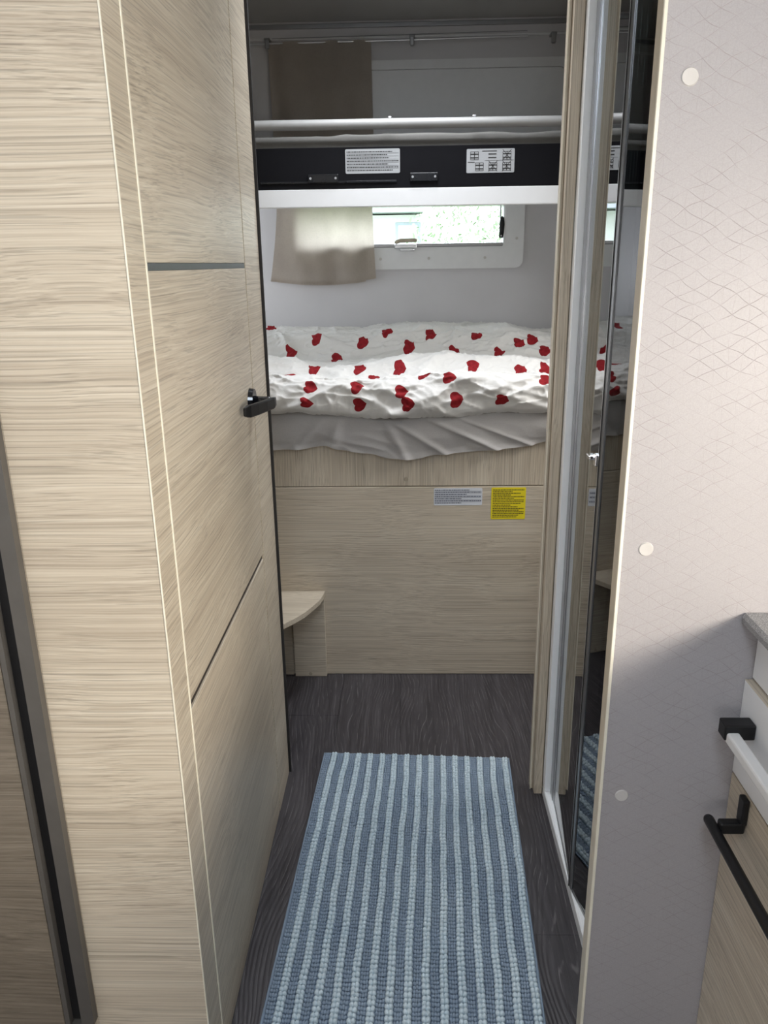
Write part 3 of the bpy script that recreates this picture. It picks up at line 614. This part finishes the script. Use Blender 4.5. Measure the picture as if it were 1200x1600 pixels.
for x, z in ((.092, 1.338), (.303, 1.338), (.420, 1.405), (-.09, 1.338), (-.43, 1.40)): obj('screw_cap', cyl((x, YB-.0128, z), .0055, .0016, n=14), M['cap'], w1o)
# upper window, closed by its blind
w2o = obj('window_2', ring(rrect(-.46, .60, 1.70, 2.005, .03), rrect(-.43, .57, 1.73, 1.975, .02), 'y', YB-.008, YB), M['frame_grey']); w2o['kind'] = 'structure'; w2o['label'] = 'upper bunk window closed by its pale blind'; w2o['category'] = 'window'
obj('blind', prism(bmesh.new(), rrect(-.429, .569, 1.731, 1.974, .02), 'y', YB-.003, YB-.0005), M['frame_grey'], w2o)

# ================================================================== RUG
rg = thing('rug', 'blue and pale aqua striped chenille rug on the corridor floor', 'rug', (.0245, 1.887, 0))
ang = math.atan2(-.0356, -.81); ux = Vector((math.cos(R(-2.52)), math.sin(R(-2.52)), 0)); vy = Vector((-.0439, -.99903, 0)); ux = Vector((.99903, -.0439, 0))
O = Vector((.0245, 1.887, 0)); WID, LEN, NC = .513, 1.16, 30
def RP(u, v, z): return O+ux*u+vy*v+Vector((0, 0, z))
bm = bmesh.new()
n = 40
t = [bm.verts.new(RP(-WID/2-.001+.0, LEN*i/n, 0.0005)) for i in range(n+1)]; q = [bm.verts.new(RP(WID/2+.001, LEN*i/n, .0005)) for i in range(n+1)]
for i in range(n): bm.faces.new((t[i], q[i], q[i+1], t[i+1]))
r_ = bmesh.ops.extrude_face_region(bm, geom=bm.faces[:]); bmesh.ops.translate(bm, vec=(0, 0, .004), verts=[g for g in r_['geom'] if isinstance(g, bmesh.types.BMVert)]); bmesh.ops.recalc_face_normals(bm, faces=bm.faces)
obj('backing', bm, M['rug_back'], rg)
unit = bmesh.new(); bmesh.ops.create_uvsphere(unit, u_segments=9, v_segments=6, radius=1)
UV = [v.co.copy() for v in unit.verts]; UF = [[v.index for v in f.verts] for f in unit.faces]; unit.free()
cw = (WID-.004)/NC; rndr = random.Random(11)
for c in range(NC):
    light = c % 2 == 1
    vs, fs = [], []; v = .004; k = 0
    wob = lambda v, c=c: .0055*nz(v*4, c*.11, 40)+.0022*nz(v*15, c*.9, 44)
    while v < LEN-.004:
        ln = .0112 if light else .0092
        ln *= rndr.uniform(.85, 1.15); cu = -WID/2+.002+cw*(c+.5)+wob(v)
        for side in ((-1, 1) if light else (-1, 0, 1)):
            hw = cw*(.31 if light else .21); uu = cu+side*cw*(.21 if light else .30); hh = (.0080 if light else .0052)*rndr.uniform(.85, 1.15)
            a = (R(24)*side if light else R(20)*side)+rndr.uniform(-.15, .15); ca, sa = math.cos(a), math.sin(a); b0 = len(vs); vv = v+ln/2+rndr.uniform(-.0006, .0006)
            for p in UV:
                pu, pv = p.x*hw, p.y*ln*.49; q2 = RP(uu+pu*ca-pv*sa, vv+pu*sa+pv*ca, .0045+hh*.35+p.z*hh); vs.append((q2.x, q2.y, max(.0012, q2.z)))
            fs += [[i+b0 for i in f] for f in UF]
        v += ln; k += 1
    me = bpy.data.meshes.new('woven_stripe'); me.from_pydata([(x-O.x, y-O.y, z) for x, y, z in vs], [], fs); me.materials.append(M['rug_light' if light else 'rug_dark'])
    for p in me.polygons: p.use_smooth = True
    o = bpy.data.objects.new('woven_stripe', me); C.objects.link(o); o.parent = rg; ORG[o.name] = O
    if light: o['label'] = 'pale aqua woven stripe'
for sgn in (-1, 1):
    obj('border_cord', tube(bmesh.new(), [RP(sgn*(WID/2+.0005), LEN*i/40, .0035) for i in range(41)], .0028, 8), M['rug_dark'], rg, smooth=True)
obj('border_cord', tube(bmesh.new(), [RP(-WID/2+WID*i/20, .001, .0035) for i in range(21)], .0026, 8), M['rug_dark'], rg, smooth=True)

# ================================================================== KITCHEN
kc = thing('kitchen_cabinet', 'kitchen unit with white drawer over pale oak door at right edge', 'cabinet', (.75, .3, 0))
obj('body', box(.486, 1.07, -.60, .978, .0, .845), M['oak_x'], kc)
obj('fascia', box(.479, .4855, -.60, .978, .7665, .845, bev=.001), M['cool_white'], kc)
df = obj('drawer_front', box(.4695, .4855, -.60, .9785, .615, .7625, bev=.0012), M['cool_white'], kc, label='white drawer front')
obj('top_edging', box(.4697, .4853, -.60, .978, .7626, .7636), M['oak_y'], df)
dh = obj('handle_bracket', box(.4275, .4690, .925, .948, .700, .7225, bev=.002), M['black'], df, label='black end bracket')
obj('handle_bar', box(.4305, .4475, .18, .930, .6960, .7120, bev=.003), M['frame_grey'], df, label='silver handle bar')
dd = obj('door', box(.4695, .4855, -.60, .9785, .004, .6125, bev=.0012), M['oak_y'], kc, label='pale oak door')
bk = bmesh.new(); bx(bk, .4605, .469, .912, .930, .572, .612, bev=.002); bx(bk, .434, .4685, .914, .928, .556, .574, bev=.003)
obj('handle_bracket', bk, M['black'], dd, label='black angled bracket')
obj('handle_bar', tube(bmesh.new(), [(.430, .948, .558), (.430, .944, .558), (.430, .2, .558)], [.006, .0075, .0075], 16), M['black'], dd, smooth=True, label='round black handle bar')
obj('control_plate', box(.4755, .4788, .30, .895, .770, .815, bev=.002), M['black_gloss'], kc, label='black control plate')
wt = obj('worktop', prism(bmesh.new(), [(1.079, .8455), (.4590, .8455), (.4548, .8495), (.4540, .858), (.4580, .864), (1.079, .864)], 'y', -.60, .9785), M['granite'])
tag(wt, 'speckled grey kitchen worktop with rounded front edge', 'worktop')

# ================================================================== OUTSIDE
gr = obj('ground', box(-40, 40, 3.6, 60, -1.05, -1.0), M['grass']); gr['kind'] = 'structure'; gr['label'] = 'lawn outside the window'; gr['category'] = 'ground'
hs = thing('house', 'white rendered house with grey roof seen through the window', 'house', (-1.4, 15, -1.0))
obj('wall', box(-4.0, .55, 14, 20, -1.0, 2.1), M['render'], hs)
obj('roof', prism(bmesh.new(), [(13.6, 2.12), (17, 3.6), (20.4, 2.12)], 'x', -4.2, .35), M['roof'], hs)
for x in (-.95, -.15):
    f = obj('window', box(x, x+.42, 13.95, 13.998, 1.45, 1.98, bev=.01), M['shutter'], hs); obj('pane', box(x+.05, x+.37, 13.93, 13.949, 1.50, 1.93), M['sticker_white'], f)
tr = thing('tree', 'broad pale green tree behind the bunk window', 'tree', (2.2, 13, -1.0))
obj('trunk', tube(bmesh.new(), [(2.2, 13, -1), (2.15, 13, .6), (2.3, 13.1, 1.6)], [.16, .12, .06], 8), M['bark'], tr)
bm = bmesh.new(); rl = random.Random(5)
for k in range(5200):
    while True:
        p = Vector((rl.uniform(-1, 1), rl.uniform(-1, 1), rl.uniform(-1, 1)))
        if p.length < 1: break
    p = Vector((1.9+p.x*1.9, 13+p.y*.9, 1.7+p.z*1.15)); d = Vector((rl.uniform(-1, 1), rl.uniform(-1, 1), rl.uniform(-1, 1))).normalized(); e = d.orthogonal().normalized(); s = rl.uniform(.03, .06)
    v = [bm.verts.new(p+d*s), bm.verts.new(p+e*s*.5), bm.verts.new(p-d*s), bm.verts.new(p-e*s*.5)]; bm.faces.new(v)
obj('foliage', bm, M['leaf'], tr, kind='stuff')
